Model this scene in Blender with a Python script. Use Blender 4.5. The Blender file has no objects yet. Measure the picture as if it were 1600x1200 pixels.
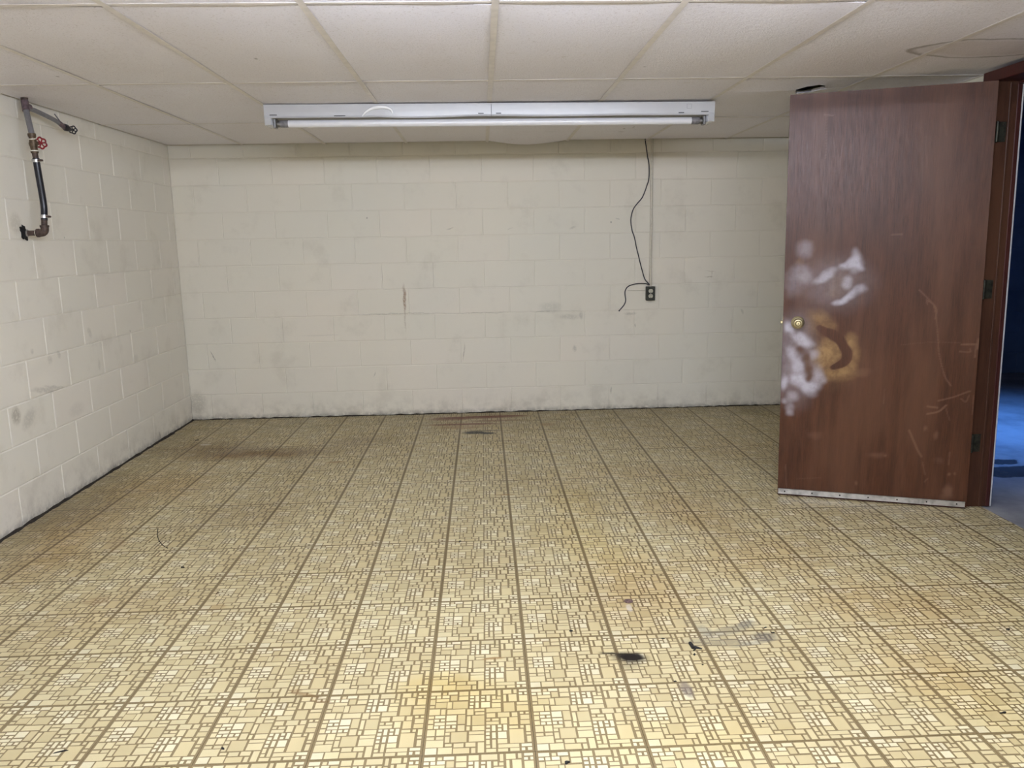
import bpy, bmesh, math, random
import numpy as np
from mathutils import Vector, Matrix, Euler
random.seed(7)
C = bpy.context.scene.collection
PI = math.pi

# ------------------------------------------------------------ camera
F_PX, PITCH, YAW, ROLL = 1220.604, 0.180179, 0.040023, -0.0178045
CAM = Vector((0.0, -6.17326, 1.3537))
cam = bpy.data.cameras.new('camera'); cam_o = bpy.data.objects.new('camera', cam); C.objects.link(cam_o)
cam.sensor_fit = 'HORIZONTAL'; cam.sensor_width = 36.0; cam.lens = 36.0*F_PX/1600.0
cam.clip_start = 0.02; cam.clip_end = 60


def ray(x, y):
    u = (x-800)/F_PX; v = (y-600)/F_PX; c = ROLL
    u, v = u*math.cos(c)+v*math.sin(c), -u*math.sin(c)+v*math.cos(c)
    y2 = math.cos(PITCH)-v*math.sin(PITCH); z2 = -math.sin(PITCH)-v*math.cos(PITCH)
    return Vector((u*math.cos(YAW)+y2*math.sin(YAW), -u*math.sin(YAW)+y2*math.cos(YAW), z2))


def onz(x, y, z): r = ray(x, y); return CAM+r*((z-CAM.z)/r.z)
def ony(x, y, Y): r = ray(x, y); return CAM+r*((Y-CAM.y)/r.y)
def onx(x, y, X): r = ray(x, y); return CAM+r*((X-CAM.x)/r.x)


fwd = ray(800, 600).normalized(); rt = (ray(1600, 600)-ray(0, 600)).normalized(); up = rt.cross(fwd).normalized()
m = Matrix((rt, up, -fwd)).transposed().to_4x4(); m.translation = CAM
cam_o.matrix_world = m
bpy.context.scene.camera = cam_o

# ------------------------------------------------------------ world, lights, exposure
vs = bpy.context.scene.view_settings
vs.view_transform = 'Standard'; vs.look = 'None'; vs.exposure = 0.0; vs.gamma = 1.0; vs.use_curve_mapping = False
w = bpy.data.worlds.new('world'); bpy.context.scene.world = w; w.use_nodes = True
w.node_tree.nodes['Background'].inputs['Color'].default_value = (0.05, 0.06, 0.08, 1)
w.node_tree.nodes['Background'].inputs['Strength'].default_value = 0.3
LAMP_Y = -4.35
LAMP_STRENGTH = 142.0


def area(name, loc, target, size, size_y, power, color, spread=PI):
    l = bpy.data.lights.new(name, 'AREA'); l.shape = 'RECTANGLE'; l.size = size; l.size_y = size_y
    l.energy = power; l.color = color; l.spread = spread
    o = bpy.data.objects.new(name, l); C.objects.link(o); o.location = loc
    o.rotation_euler = (Vector(target)-Vector(loc)).to_track_quat('-Z', 'Y').to_euler()
    return o


# blue daylight entering the neighbouring room
area('daylight', (3.9, -.9, 2.3), (3.75, -1.0, 0.0), 0.9, 1.6, 16, (0.10, 0.32, 1.0), math.radians(60))

# ------------------------------------------------------------ helpers
H = 2.10
XL, XR = -2.302, 2.46
YF = -7.4


def link(me, name, mat=None, parent=None):
    o = bpy.data.objects.new(name, me); C.objects.link(o)
    if mat is not None and len(me.materials) == 0:
        for q in (mat if isinstance(mat, (list, tuple)) else [mat]): me.materials.append(q)
    if parent: o.parent = parent
    return o


def tag(o, label=None, cat=None, group=None, kind=None):
    if label: o['label'] = label
    if cat: o['category'] = cat
    if group: o['group'] = group
    if kind: o['kind'] = kind
    return o


def empty(name, loc=(0, 0, 0)):
    o = bpy.data.objects.new(name, None); C.objects.link(o); o.location = loc; o.empty_display_size = 0.05
    return o


def pmesh(name, verts, faces, smooth=False):
    me = bpy.data.meshes.new(name); me.from_pydata([tuple(v) for v in verts], [], faces); me.update()
    if smooth: me.polygons.foreach_set('use_smooth', [True]*len(me.polygons))
    return me


def sharp(me, ang=35):
    me.set_sharp_from_angle(angle=math.radians(ang))


class MB:
    """collects shapes into one mesh"""
    def __init__(s): s.bm = bmesh.new()

    def box(s, a, b, bev=0, rot=None, seg=1):
        a = Vector(a); b = Vector(b); c = (a+b)/2; d = b-a
        r = bmesh.ops.create_cube(s.bm, size=1.0)['verts']
        M = Matrix.Translation(c) @ (rot.to_4x4() if rot else Matrix()) @ Matrix.Diagonal((abs(d.x), abs(d.y), abs(d.z), 1))
        bmesh.ops.transform(s.bm, matrix=M, verts=r)
        if bev:
            es = list({e for v in r for e in v.link_edges})
            bmesh.ops.bevel(s.bm, geom=es, offset=bev, segments=seg, profile=0.5, affect='EDGES')
        return s

    def lathe(s, prof, origin, axis, n=24, cap=True):
        """prof: list of (dist along axis, radius)"""
        axis = Vector(axis).normalized(); o = Vector(origin)
        a = axis.orthogonal().normalized(); b = axis.cross(a)
        rings = []
        for d, r in prof:
            rings.append([s.bm.verts.new(o+axis*d+(a*math.cos(2*PI*k/n)+b*math.sin(2*PI*k/n))*max(r, 1e-5)) for k in range(n)])
        for i in range(len(rings)-1):
            for k in range(n):
                s.bm.faces.new((rings[i][k], rings[i][(k+1) % n], rings[i+1][(k+1) % n], rings[i+1][k]))
        if cap:
            s.bm.faces.new(rings[0][::-1]); s.bm.faces.new(rings[-1])
        return s

    def tube(s, pts, r, n=12, closed=False):
        pts = [Vector(p) for p in pts]; N = len(pts); rs = r if isinstance(r, (list, tuple)) else [r]*N
        rings = []; prev = None
        for i, p in enumerate(pts):
            if closed: t = (pts[(i+1) % N]-pts[i-1]).normalized()
            else: t = (pts[min(i+1, N-1)]-pts[max(i-1, 0)]).normalized()
            a = (prev-t*prev.dot(t)).normalized() if prev is not None else t.orthogonal().normalized()
            prev = a; b = t.cross(a)
            rings.append([s.bm.verts.new(p+(a*math.cos(2*PI*k/n)+b*math.sin(2*PI*k/n))*rs[i]) for k in range(n)])
        M = N if closed else N-1
        for i in range(M):
            A, B = rings[i], rings[(i+1) % N]
            for k in range(n): s.bm.faces.new((A[k], A[(k+1) % n], B[(k+1) % n], B[k]))
        if not closed: s.bm.faces.new(rings[0][::-1]); s.bm.faces.new(rings[-1])
        return s

    def prism(s, poly, a, b):
        """poly: list of Vector offsets; extruded from a to b"""
        A = [s.bm.verts.new(Vector(a)+Vector(p)) for p in poly]; B = [s.bm.verts.new(Vector(b)+Vector(p)) for p in poly]
        n = len(poly)
        for k in range(n): s.bm.faces.new((A[k], A[(k+1) % n], B[(k+1) % n], B[k]))
        s.bm.faces.new(A[::-1]); s.bm.faces.new(B)
        return s

    def build(s, name, mat, parent=None, smooth=None):
        bmesh.ops.recalc_face_normals(s.bm, faces=s.bm.faces)
        me = bpy.data.meshes.new(name)
        if smooth:
            for f in s.bm.faces: f.smooth = True
            for e in s.bm.edges:
                if len(e.link_faces) == 2 and e.calc_face_angle(0) > math.radians(smooth if smooth is not True else 35): e.smooth = False
        s.bm.to_mesh(me); s.bm.free()
        return link(me, name, mat, parent)


def bez(pts, n=8):
    """Catmull-Rom through pts"""
    P = [Vector(p) for p in pts]; P = [P[0]*2-P[1]]+P+[P[-1]*2-P[-2]]; out = []
    for i in range(1, len(P)-2):
        for k in range(n):
            t = k/n
            out.append(0.5*((2*P[i])+(P[i+1]-P[i-1])*t+(2*P[i-1]-5*P[i]+4*P[i+1]-P[i+2])*t*t+(3*P[i]-P[i-1]-3*P[i+1]+P[i+2])*t**3))
    out.append(P[-2]); return out


# ------------------------------------------------------------ materials
class NT:
    def __init__(s, name):
        s.m = bpy.data.materials.new(name); s.m.use_nodes = True; s.t = s.m.node_tree; s.n = s.t.nodes; s.l = s.t.links
        s.b = s.n['Principled BSDF']; s._pos = None

    def add(s, typ, **kw):
        n = s.n.new(typ)
        for k, v in kw.items(): setattr(n, k, v)
        return n

    def pos(s):
        if s._pos is None: s._pos = s.add('ShaderNodeNewGeometry').outputs['Position']
        return s._pos

    def val(s, sock, v):
        if isinstance(v, bpy.types.NodeSocket): s.l.new(v, sock)
        else: sock.default_value = v

    def noise(s, scale, detail=3, rough=.5, vec=None, sc3=None, out='Fac'):
        n = s.add('ShaderNodeTexNoise'); n.inputs['Scale'].default_value = scale; n.inputs['Detail'].default_value = detail
        n.inputs['Roughness'].default_value = rough
        v = vec or s.pos()
        if sc3:
            mp = s.add('ShaderNodeMapping'); mp.inputs['Scale'].default_value = sc3; s.l.new(v, mp.inputs['Vector']); v = mp.outputs[0]
        s.l.new(v, n.inputs['Vector']); return n.outputs[out]

    def ramp(s, f, a, b, lo=0.0, hi=1.0, smooth=True):
        n = s.add('ShaderNodeMapRange'); n.interpolation_type = 'SMOOTHSTEP' if smooth else 'LINEAR'
        s.val(n.inputs['Value'], f)
        n.inputs['From Min'].default_value = a; n.inputs['From Max'].default_value = b
        n.inputs['To Min'].default_value = lo; n.inputs['To Max'].default_value = hi
        return n.outputs['Result']

    def math(s, op, a, b=0.0):
        n = s.add('ShaderNodeMath', operation=op); s.val(n.inputs[0], a); s.val(n.inputs[1], b); return n.outputs[0]

    def mix(s, f, a, b, blend='MIX'):
        n = s.add('ShaderNodeMix', data_type='RGBA', blend_type=blend)
        s.val(n.inputs[0], f); s.val(n.inputs[6], a); s.val(n.inputs[7], b); return n.outputs[2]

    def spot(s, c, r, rot=0.0, soft=(1.0, 0.3), vec=None, axis='Z'):
        """soft ellipsoid mask centred at c with radii r; 1 inside"""
        mp = s.add('ShaderNodeMapping', vector_type='TEXTURE'); mp.inputs['Location'].default_value = c
        mp.inputs['Rotation'].default_value = {'Z': (0, 0, rot), 'Y': (0, rot, 0), 'X': (rot, 0, 0)}[axis]
        mp.inputs['Scale'].default_value = r
        s.l.new(vec or s.pos(), mp.inputs['Vector'])
        ln = s.add('ShaderNodeVectorMath', operation='LENGTH'); s.l.new(mp.outputs[0], ln.inputs[0])
        return s.ramp(ln.outputs['Value'], soft[0], soft[1])

    def warp(s, amp, scale, detail=3):
        n = s.noise(scale, detail, .6, out='Color')
        a = s.add('ShaderNodeVectorMath', operation='SUBTRACT'); s.l.new(n, a.inputs[0]); a.inputs[1].default_value = (.5, .5, .5)
        b = s.add('ShaderNodeVectorMath', operation='SCALE'); s.l.new(a.outputs[0], b.inputs[0]); b.inputs['Scale'].default_value = amp
        c = s.add('ShaderNodeVectorMath', operation='ADD'); s.l.new(b.outputs[0], c.inputs[0]); s.l.new(s.pos(), c.inputs[1])
        return c.outputs[0]

    def bump(s, h, strength, dist):
        n = s.add('ShaderNodeBump'); n.inputs['Strength'].default_value = strength; n.inputs['Distance'].default_value = dist
        s.l.new(h, n.inputs['Height']); s.l.new(n.outputs[0], s.b.inputs['Normal'])

    def fin(s, col=None, rough=None, metal=None, spec=None, coat=None):
        for k, v in (('Base Color', col), ('Roughness', rough), ('Metallic', metal), ('Specular IOR Level', spec), ('Coat Weight', coat)):
            if v is not None: s.val(s.b.inputs[k], v)
        return s.m


def rgb(r, g, b):
    f = lambda c: (c/255/12.92) if c/255 <= .04045 else ((c/255+.055)/1.055)**2.4
    return (f(r), f(g), f(b), 1)


def simple(name, col, rough=.5, metal=0.0, spec=.5, var=.12, scale=40, bump=0, coat=0):
    t = NT(name)
    c2 = tuple(x*(1-var*2) for x in col[:3])+(1,)
    t.fin(t.mix(t.ramp(t.noise(scale, 4), .35, .7), col, c2), rough, metal, spec, coat)
    if bump: t.bump(t.noise(scale*5, 3), bump, .001)
    return t.m


def wall_material(name, base, base2, marks, mk_k=.62):
    t = NT(name)
    oi = t.add('ShaderNodeObjectInfo')
    c = t.mix(t.ramp(t.noise(.9, 2), .35, .65), base, base2)
    c = t.mix(t.ramp(oi.outputs['Random'], .0, 1.0, 0, .35, False), c, tuple(x*k for x, k in zip(base[:3], (.93, .97, .95)))+(1,))
    c = t.mix(t.ramp(t.noise(3.5, 5, .65), .52, .72, 0, .16), c, rgb(150, 138, 116))      # general soiling
    sx = t.add('ShaderNodeSeparateXYZ'); t.l.new(t.pos(), sx.inputs[0]); z = sx.outputs['Z']
    # grime splashed up from the floor
    g = t.math('MULTIPLY', t.ramp(z, .22, .0), t.ramp(t.noise(9, 6, .7), .38, .68))
    c = t.mix(t.math('MULTIPLY', g, .27), c, rgb(104, 88, 66))
    g2 = t.math('MULTIPLY', t.ramp(z, .05, .0), t.ramp(t.noise(22, 5, .7), .3, .6))
    c = t.mix(t.math('MULTIPLY', g2, .5), c, rgb(58, 52, 44))
    wv = t.warp(.03, 14)
    for (cc, rr, rot, axis, col, st) in marks:
        mk = t.spot(cc, rr, rot, (1.0, .35), wv, axis)
        mk = t.math('MULTIPLY', mk, t.ramp(t.noise(70, 3), .3, .55, .35, 1))
        c = t.mix(t.math('MULTIPLY', mk, st*mk_k), c, col)
    h = t.math('ADD', t.noise(160, 4, .6), t.math('MULTIPLY', t.noise(28, 3), .6))
    t.bump(h, .5, .0012)
    return t.fin(c, .62, 0, .35)


def wspot(x, y, rx, ry, rot, col, st):
    """mark on the back wall at photo position; radii in metres"""
    p = ony(x, y, 0); return ((p.x, p.y, p.z), (rx, .2, ry), rot, 'Y', col, st)


def lspot(x, y, ry, rz, rot, col, st):
    p = onx(x, y, XL); return ((p.x, p.y, p.z), (.2, ry, rz), rot, 'X', col, st)


BR = rgb(120, 92, 62); GR = rgb(124, 120, 106); DK = rgb(70, 62, 52)
back_marks = [wspot(632, 467, .016, .14, 0, rgb(134, 98, 62), 1.15), wspot(633, 500, .008, .12, 0, rgb(150, 130, 100), .5),
              wspot(898, 545, .022, .035, 0, rgb(130, 128, 118), .6), wspot(890, 495, .10, .03, 0, GR, .35), wspot(908, 493, .02, .04, 0, DK, .4),
              wspot(850, 487, .12, .008, 0, GR, .5), wspot(725, 550, .008, .09, .12, rgb(120, 105, 85), .6),
              wspot(620, 490, .45, .006, 0, rgb(110, 104, 84), .5), wspot(745, 489, .35, .006, 0, DK, .35),
              wspot(1108, 432, .045, .006, 0, BR, .7), wspot(1112, 428, .005, .035, 0, BR, .6), wspot(1110, 424, .06, .004, .1, BR, .4),
              wspot(955, 610, .006, .04, 0, DK, .6), wspot(333, 556, .006, .06, -.4, rgb(80, 70, 50), .8),
              wspot(985, 490, .06, .015, 0, GR, .5), wspot(992, 508, .008, .02, 0, DK, .5), wspot(1160, 487, .03, .012, 1, GR, .5),
              wspot(895, 356, .04, .012, -.4, GR, .4), wspot(703, 357, .04, .006, -.3, DK, .4), wspot(797, 357, .03, .005, -.4, DK, .35),
              wspot(573, 340, .008, .008, 0, DK, .9), wspot(955, 347, .009, .012, 0, DK, .8), wspot(965, 341, .02, .006, .3, DK, .5),
              wspot(585, 585, .006, .03, .4, GR, .6), wspot(500, 524, .2, .008, 0, GR, .25), wspot(1015, 472, .05, .01, 0, GR, .4),
              wspot(860, 480, .12, .06, 0, rgb(158, 160, 146), .4), wspot(308, 630, .10, .12, 0, rgb(120, 114, 98), .5)]
left_marks = [lspot(25, 650, .05, .06, .3, rgb(112, 98, 66), .7), lspot(45, 655, .09, .05, .5, GR, .4), lspot(70, 610, .16, .02, -.2, GR, .5),
              lspot(92, 555, .02, .03, 0, GR, .5), lspot(140, 520, .03, .05, .6, GR, .35), lspot(155, 570, .02, .05, 0, GR, .35),
              lspot(50, 550, .02, .02, 0, GR, .4), lspot(203, 517, .015, .01, 0, DK, .5), lspot(85, 605, .13, .012, -.25, GR, .5),
              lspot(25, 350, .07, .07, 0, rgb(160, 152, 132), .5), lspot(120, 640, .12, .05, 0, GR, .2), lspot(250, 680, .012, .04, .3, DK, .6),
              lspot(78, 562, .03, .03, 0, GR, .35), lspot(212, 560, .06, .04, 0, GR, .2), lspot(100, 372, .006, .006, 0, DK, .8)]
M_wall_back = wall_material('painted_block_back', rgb(226, 218, 202), rgb(222, 217, 203), back_marks)
M_wall_left = wall_material('painted_block_left', rgb(238, 232, 220), rgb(233, 227, 215), left_marks)
M_wall_plain = simple('painted_wall', rgb(214, 208, 188), .6, var=.05, scale=3, bump=.3)
M_dark_gap = simple('dark_adhesive', rgb(46, 38, 32), .85, var=.3, scale=50, bump=.6)

# --- ceiling tile
def ceiling_material():
    t = NT('ceiling_tile_paint')
    oi = t.add('ShaderNodeObjectInfo')
    c = t.mix(t.ramp(t.noise(1.3, 3), .3, .7), rgb(240, 237, 243), rgb(235, 230, 234))
    c = t.mix(t.ramp(oi.outputs['Random'], 0, 1, 0, .25, False), c, rgb(224, 217, 210))
    # pores
    c = t.mix(t.ramp(t.noise(120, 4, .7), .56, .68, 0, .45), c, rgb(160, 146, 130))
    c = t.mix(t.ramp(t.noise(14, 6, .7), .62, .74, 0, .28), c, rgb(168, 152, 132))
    wv = t.warp(.10, 5, 4)
    p = onz(1512, 76, H)
    mp = t.add('ShaderNodeMapping', vector_type='TEXTURE'); mp.inputs['Location'].default_value = (p.x+.10, p.y, H)
    mp.inputs['Scale'].default_value = (.33, .16, 1); t.l.new(wv, mp.inputs['Vector'])
    ln = t.add('ShaderNodeVectorMath', operation='LENGTH'); t.l.new(mp.outputs[0], ln.inputs[0])
    ring = t.math('MULTIPLY', t.ramp(ln.outputs['Value'], .86, .99), t.ramp(ln.outputs['Value'], 1.06, 1.0))
    c = t.mix(t.math('MULTIPLY', ring, .62), c, rgb(104, 88, 66))
    c = t.mix(t.ramp(ln.outputs['Value'], 1.0, .6, 0, .25), c, rgb(172, 150, 120))
    for (x, y, rx, ry, st) in ((970, 205, .03, .012, .7), (975, 200, .012, .02, .8), (1035, 204, .02, .004, .8), (990, 198, .006, .05, .5), (760, 197, .03, .006, .5), (860, 205, .05, .004, .4), (400, 92, .01, .02, .5), (90, 120, .01, .015, .6), (1007, 105, .008, .01, .7)):
        q = onz(x, y, H); c = t.mix(t.math('MULTIPLY', t.spot((q.x, q.y, H), (rx, ry, .5)), st), c, rgb(80, 66, 52))
    h = t.math('ADD', t.noise(150, 5, .65), t.math('MULTIPLY', t.noise(38, 4, .6), .7))
    t.bump(h, .9, .004)
    return t.fin(c, .40, 0, .5)


M_ctile = ceiling_material()
M_tee = simple('tee_paint', rgb(226, 219, 212), .38, 0, .5, var=.06, scale=20)
M_sheet = simple('pale_backing', rgb(176, 186, 198), .6, var=.05)
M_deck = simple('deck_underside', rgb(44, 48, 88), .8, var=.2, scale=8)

# --- wood
def wood_material(name, cols, attr=None, rough=.36, sc=1.0):
    t = NT(name)
    tc = t.add('ShaderNodeTexCoord').outputs['Object']
    n1 = t.noise(1.0, 6, .65, vec=tc, sc3=(34*sc, 34*sc, 2.6))
    n2 = t.noise(1.0, 5, .75, vec=tc, sc3=(210*sc, 210*sc, 11))
    n3 = t.noise(1.0, 3, .5, vec=tc, sc3=(5, 5, 1.0))
    c = t.mix(t.ramp(n1, .25, .75), cols[0], cols[1])
    c = t.mix(t.ramp(n2, .45, .72, 0, .65), c, cols[2])
    c = t.mix(t.ramp(n2, .42, .25, 0, .5), c, cols[3])
    c = t.mix(t.ramp(n3, .42, .66, 0, .55), c, cols[3])
    if attr:
        a = t.add('ShaderNodeAttribute', attribute_name='paint')
        se = t.add('ShaderNodeSeparateColor'); t.l.new(a.outputs['Color'], se.inputs[0])
        mott = t.ramp(t.noise(22, 4, .65), .30, .65, .72, 1.0)
        tan = t.mix(t.ramp(t.noise(30, 3), .4, .6), rgb(146, 116, 76), rgb(128, 100, 64))
        c = t.mix(t.math('MULTIPLY', se.outputs['Green'], mott), c, tan)
        c = t.mix(t.math('MULTIPLY', se.outputs['Red'], mott), c, rgb(176, 171, 178))
        c = t.mix(se.outputs['Blue'], c, rgb(118, 88, 70))
        rough = t.math('ADD', t.ramp(n2, .3, .7, .30, .46), t.math('MULTIPLY', se.outputs['Red'], .2))
    t.bump(n2, .7, .0008)
    return t.fin(c, rough, 0, .24)


M_door = wood_material('mahogany_veneer', (rgb(78, 45, 27), rgb(58, 31, 18), rgb(38, 20, 12), rgb(90, 60, 42)), True)
M_frame = wood_material('stained_frame', (rgb(70, 44, 31), rgb(54, 33, 24), rgb(38, 23, 18), rgb(82, 54, 38)), None, .45, 1.6)
M_frame_dark = wood_material('dark_stained_frame', (rgb(66, 32, 28), rgb(52, 26, 24), rgb(40, 20, 18), rgb(70, 36, 30)), None, .45, 1.6)

# --- metals etc
M_alu = simple('brushed_aluminium', rgb(205, 203, 200), .34, .85, .5, var=.2, scale=30)
M_screw = simple('dark_screw', rgb(50, 46, 44), .5, .6)
M_brass = simple('worn_brass', rgb(208, 196, 158), .28, .9, .5, var=.1, scale=60)
M_brass_dark = simple('tarnished_brass', rgb(110, 98, 70), .4, .8)
M_hinge = simple('tarnished_hinge', rgb(58, 58, 48), .5, .6, var=.3)
M_enamel = simple('white_enamel', rgb(186, 186, 188), .25, 0, .6, var=.03, scale=6, coat=.4)
M_highlight = simple('enamel_painted_highlight', rgb(240, 240, 240), .2, 0, .6, var=.02, coat=.5)  # highlight on the bent housing, put in as a paler enamel colour
M_slot = simple('dark_slot', rgb(40, 38, 36), .8)
M_tube = simple('phosphor_glass', rgb(226, 226, 230), .18, 0, .6, var=.01, coat=.6)
M_tube_end = simple('blackened_glass', rgb(140, 138, 142), .25, 0, .6, var=.2)
M_cap = simple('lamp_cap_metal', rgb(150, 150, 152), .35, .9)
M_pvc = simple('grey_plastic_pipe', rgb(118, 116, 118), .4, 0, .5, var=.08)
M_coup = simple('purple_primed_coupling', rgb(106, 88, 94), .45, 0, .5, var=.25, scale=60)
M_bronze = simple('aged_bronze', rgb(98, 82, 64), .5, .5, .5, var=.3, scale=60, bump=.3)
M_iron = simple('rusty_iron', rgb(88, 72, 64), .6, .3, .5, var=.3, scale=80, bump=.4)
M_rubber = simple('black_rubber_hose', rgb(22, 23, 34), .35, 0, .5, var=.2)
M_red = simple('red_handwheel_paint', rgb(140, 22, 34), .35, 0, .5, var=.15)
M_black = simple('black_paint', rgb(24, 22, 34), .4, 0, .5)
M_teflon = simple('white_thread_tape', rgb(225, 220, 205), .6)
M_foam = simple('black_sealant', rgb(22, 22, 26), .6, 0, .4, var=.3, bump=.6)
M_cable = simple('black_cable', rgb(28, 24, 36), .4)
M_conduit = simple('painted_conduit', rgb(204, 196, 178), .42, 0, .5, var=.05)
M_boxmetal = simple('dark_box_metal', rgb(58, 58, 50), .45, .5, .5, var=.2)
M_ivory = simple('ivory_receptacle', rgb(205, 200, 180), .35)
M_debris = simple('dark_debris', rgb(26, 22, 18), .7, var=.3)
M_debris_brown = simple('brown_debris', rgb(84, 60, 36), .8, var=.3)


def lamp_material(name, strength):
    t = NT(name); t.fin((.9, .9, .92, 1), .3)
    t.b.inputs['Emission Color'].default_value = (.88, .95, 1.13, 1); t.b.inputs['Emission Strength'].default_value = strength
    return t.m


M_lit = lamp_material('lit_phosphor', LAMP_STRENGTH); M_lit_added = lamp_material('lit_phosphor_added', LAMP_STRENGTH*1.6)


# --- floor
def fspot(x, y, rx, ry, rot=0.0):
    p = onz(x, y, 0); return ((p.x, p.y, 0), (rx, ry, 1), rot)


def floor_common(t, c, wv):
    # old adhesive and water staining, smoke marks, rust
    n = t.ramp(t.noise(1.1, 4, .6), .40, .62)
    c = t.mix(t.math('MULTIPLY', n, .18), c, rgb(168, 140, 84), 'MULTIPLY')
    Y1, OR, BN, GY, RU, BK = rgb(236, 216, 140), rgb(214, 178, 118), rgb(150, 116, 70), rgb(112, 108, 98), rgb(104, 48, 22), rgb(20, 14, 11)
    big = [(745, 1110, .30, .20, 0, Y1, .6), (690, 1080, .16, .10, 0, Y1, .7), (1000, 920, .30, .45, 0, OR, .65), (930, 850, .18, .5, .2, Y1, .6),
           (1180, 870, .5, .3, 0, OR, .5), (1390, 940, .5, .3, 0, OR, .6), (1450, 1040, .3, .3, 0, OR, .5), (1540, 1100, .25, .3, 0, Y1, .4), (100, 850, .3, .6, 0, OR, .75), (160, 960, .4, .3, .4, OR, .3),
           (120, 800, .35, .5, 0, BN, .40), (420, 708, .75, .22, 0, BN, .62), (330, 700, .6, .25, 0, BN, .5), (380, 712, .5, .12, 0, OR, .9), (250, 760, .45, .45, 0, OR, .6),
           (560, 690, .3, .2, 0, BN, .4), (1000, 740, .6, .3, 0, OR, .35), (1080, 800, .3, .5, .3, OR, .5), (900, 780, .2, .4, 0, Y1, .5), (1180, 640, .25, .25, 0, rgb(132, 118, 58), .55), (1150, 700, .3, .3, 0, OR, .4),
           (850, 830, .15, .3, 0, Y1, .35), (380, 800, .4, .3, 0, BN, .25), (1100, 1150, .4, .12, 0, Y1, .35), (560, 850, .2, .3, 0, OR, .2)]
    for x, y, rx, ry, rot, col, st in big:
        s = fspot(x, y, rx, ry, rot); mk = t.spot(s[0], s[1], s[2], (1.15, .1), wv)
        c = t.mix(t.math('MULTIPLY', mk, min(1, st*(.95 if col is BN else .55))), c, col, 'MULTIPLY')
    # duller brown-grey toward the back and left walls
    sx = t.add('ShaderNodeSeparateXYZ'); t.l.new(t.pos(), sx.inputs[0])
    d = t.math('MAXIMUM', t.ramp(sx.outputs['Y'], -1.0, 0.0), t.ramp(sx.outputs['X'], -1.9, XL))
    c = t.mix(t.math('MULTIPLY', d, t.ramp(t.noise(6, 5, .7), .35, .65, .1, .5)), c, rgb(120, 108, 80))
    wf = t.warp(.022, 20, 4)
    small = [(752, 652, .36, .05, .03, RU, .9), (752, 651, .34, .016, .03, RU, 2), (700, 655, .15, .05, 0, RU, .6), (725, 663, .27, .032, 0, RU, .9), (775, 657, .2, .03, 0, RU, .5), (720, 668, .16, .05, 0, BN, .6), (742, 676, .085, .04, 0, BK, 1.1), (762, 677, .06, .03, 0, BK, 1.0), (752, 673, .12, .012, 0, BK, .8),
             (855, 663, .06, .05, 0, BN, .6), (1140, 985, .12, .028, .35, GY, .45), (1195, 995, .045, .03, .2, rgb(84, 80, 80), .6), (1120, 1003, .12, .025, -.1, GY, .35), (1165, 975, .04, .02, .6, GY, .55), (1100, 985, .025, .04, 0, GY, .45), (1085, 970, .08, .05, 0, GY, .15),
             (1180, 1005, .10, .012, .25, GY, .4), (1073, 1077, .018, .045, .1, rgb(112, 100, 92), .75), (1150, 1000, .16, .05, .1, GY, .15),
             (983, 950, .012, .03, 0, rgb(225, 220, 214), .4), (480, 1086, .05, .009, -.3, rgb(120, 88, 50), .6), (463, 1080, .02, .012, 0, rgb(120, 88, 50), .5), (500, 1096, .035, .007, -.2, rgb(120, 88, 50), .55),
             (790, 773, .06, .012, 0, BN, .7), (340, 948, .03, .02, 0, BN, .5), (150, 940, .05, .04, 0, BN, .4), (525, 722, .06, .02, 0, BN, .7), (450, 722, .10, .014, 0, BK, .35), (180, 850, .05, .1, .5, BN, .3),
             (770, 1029, .04, .008, 0, BN, .7), (320, 695, .04, .02, 0, rgb(220, 215, 200), .6)]
    for x, y, rx, ry, rot, col, st in small:
        s = fspot(x, y, rx*1.3, ry*1.3, rot); mk = t.spot(s[0], s[1], s[2], (1.0, .45), wf)
        c = t.mix(t.math('MULTIPLY', t.math('MULTIPLY', mk, t.ramp(t.noise(60, 4, .7), .30, .5, .45, 1)), st), c, col)
    # burn mark
    for x, y, rx, ry, rot, st, sf in ((984, 1027, .082, .052, -.2, .98, (1.0, .2)), (986, 1026, .055, .030, -.2, 1.0, (1.0, .5)), (953, 1021, .05, .012, -.3, .8, (1, .2)), (984, 1040, .06, .04, 0, .35, (1, .2))):
        s = fspot(x, y, rx, ry, rot); c = t.mix(t.math('MULTIPLY', t.spot(s[0], s[1], s[2], sf, t.warp(.02, 25, 3)), st), c, BK)
    return c


def floor_material(name, facet):
    t = NT(name); wv = t.warp(.28, 2.6, 4)
    if facet:
        a = t.add('ShaderNodeAttribute', attribute_name='tint'); base = a.outputs['Color']
        base = t.mix(t.ramp(t.noise(420, 2, .6), .42, .70, 0, .30), base, rgb(196, 178, 132))
    else:
        base = t.mix(t.ramp(t.noise(500, 2), .4, .6), rgb(140, 123, 88), rgb(120, 104, 74))
    c = floor_common(t, base, wv)
    t.bump(t.noise(90, 3, .6), .12, .0006)
    return t.fin(c, t.ramp(t.noise(4, 4), .3, .7, .38, .55), 0, .42)


M_facet = floor_material('vinyl_facets', True); M_grout = floor_material('vinyl_lines', False)

# ------------------------------------------------------------ structure
def box_obj(name, a, b, mat, parent=None, bev=0, kind=None):
    o = MB().box(a, b, bev).build(name, mat, parent)
    if kind: o['kind'] = kind
    return o


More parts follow.
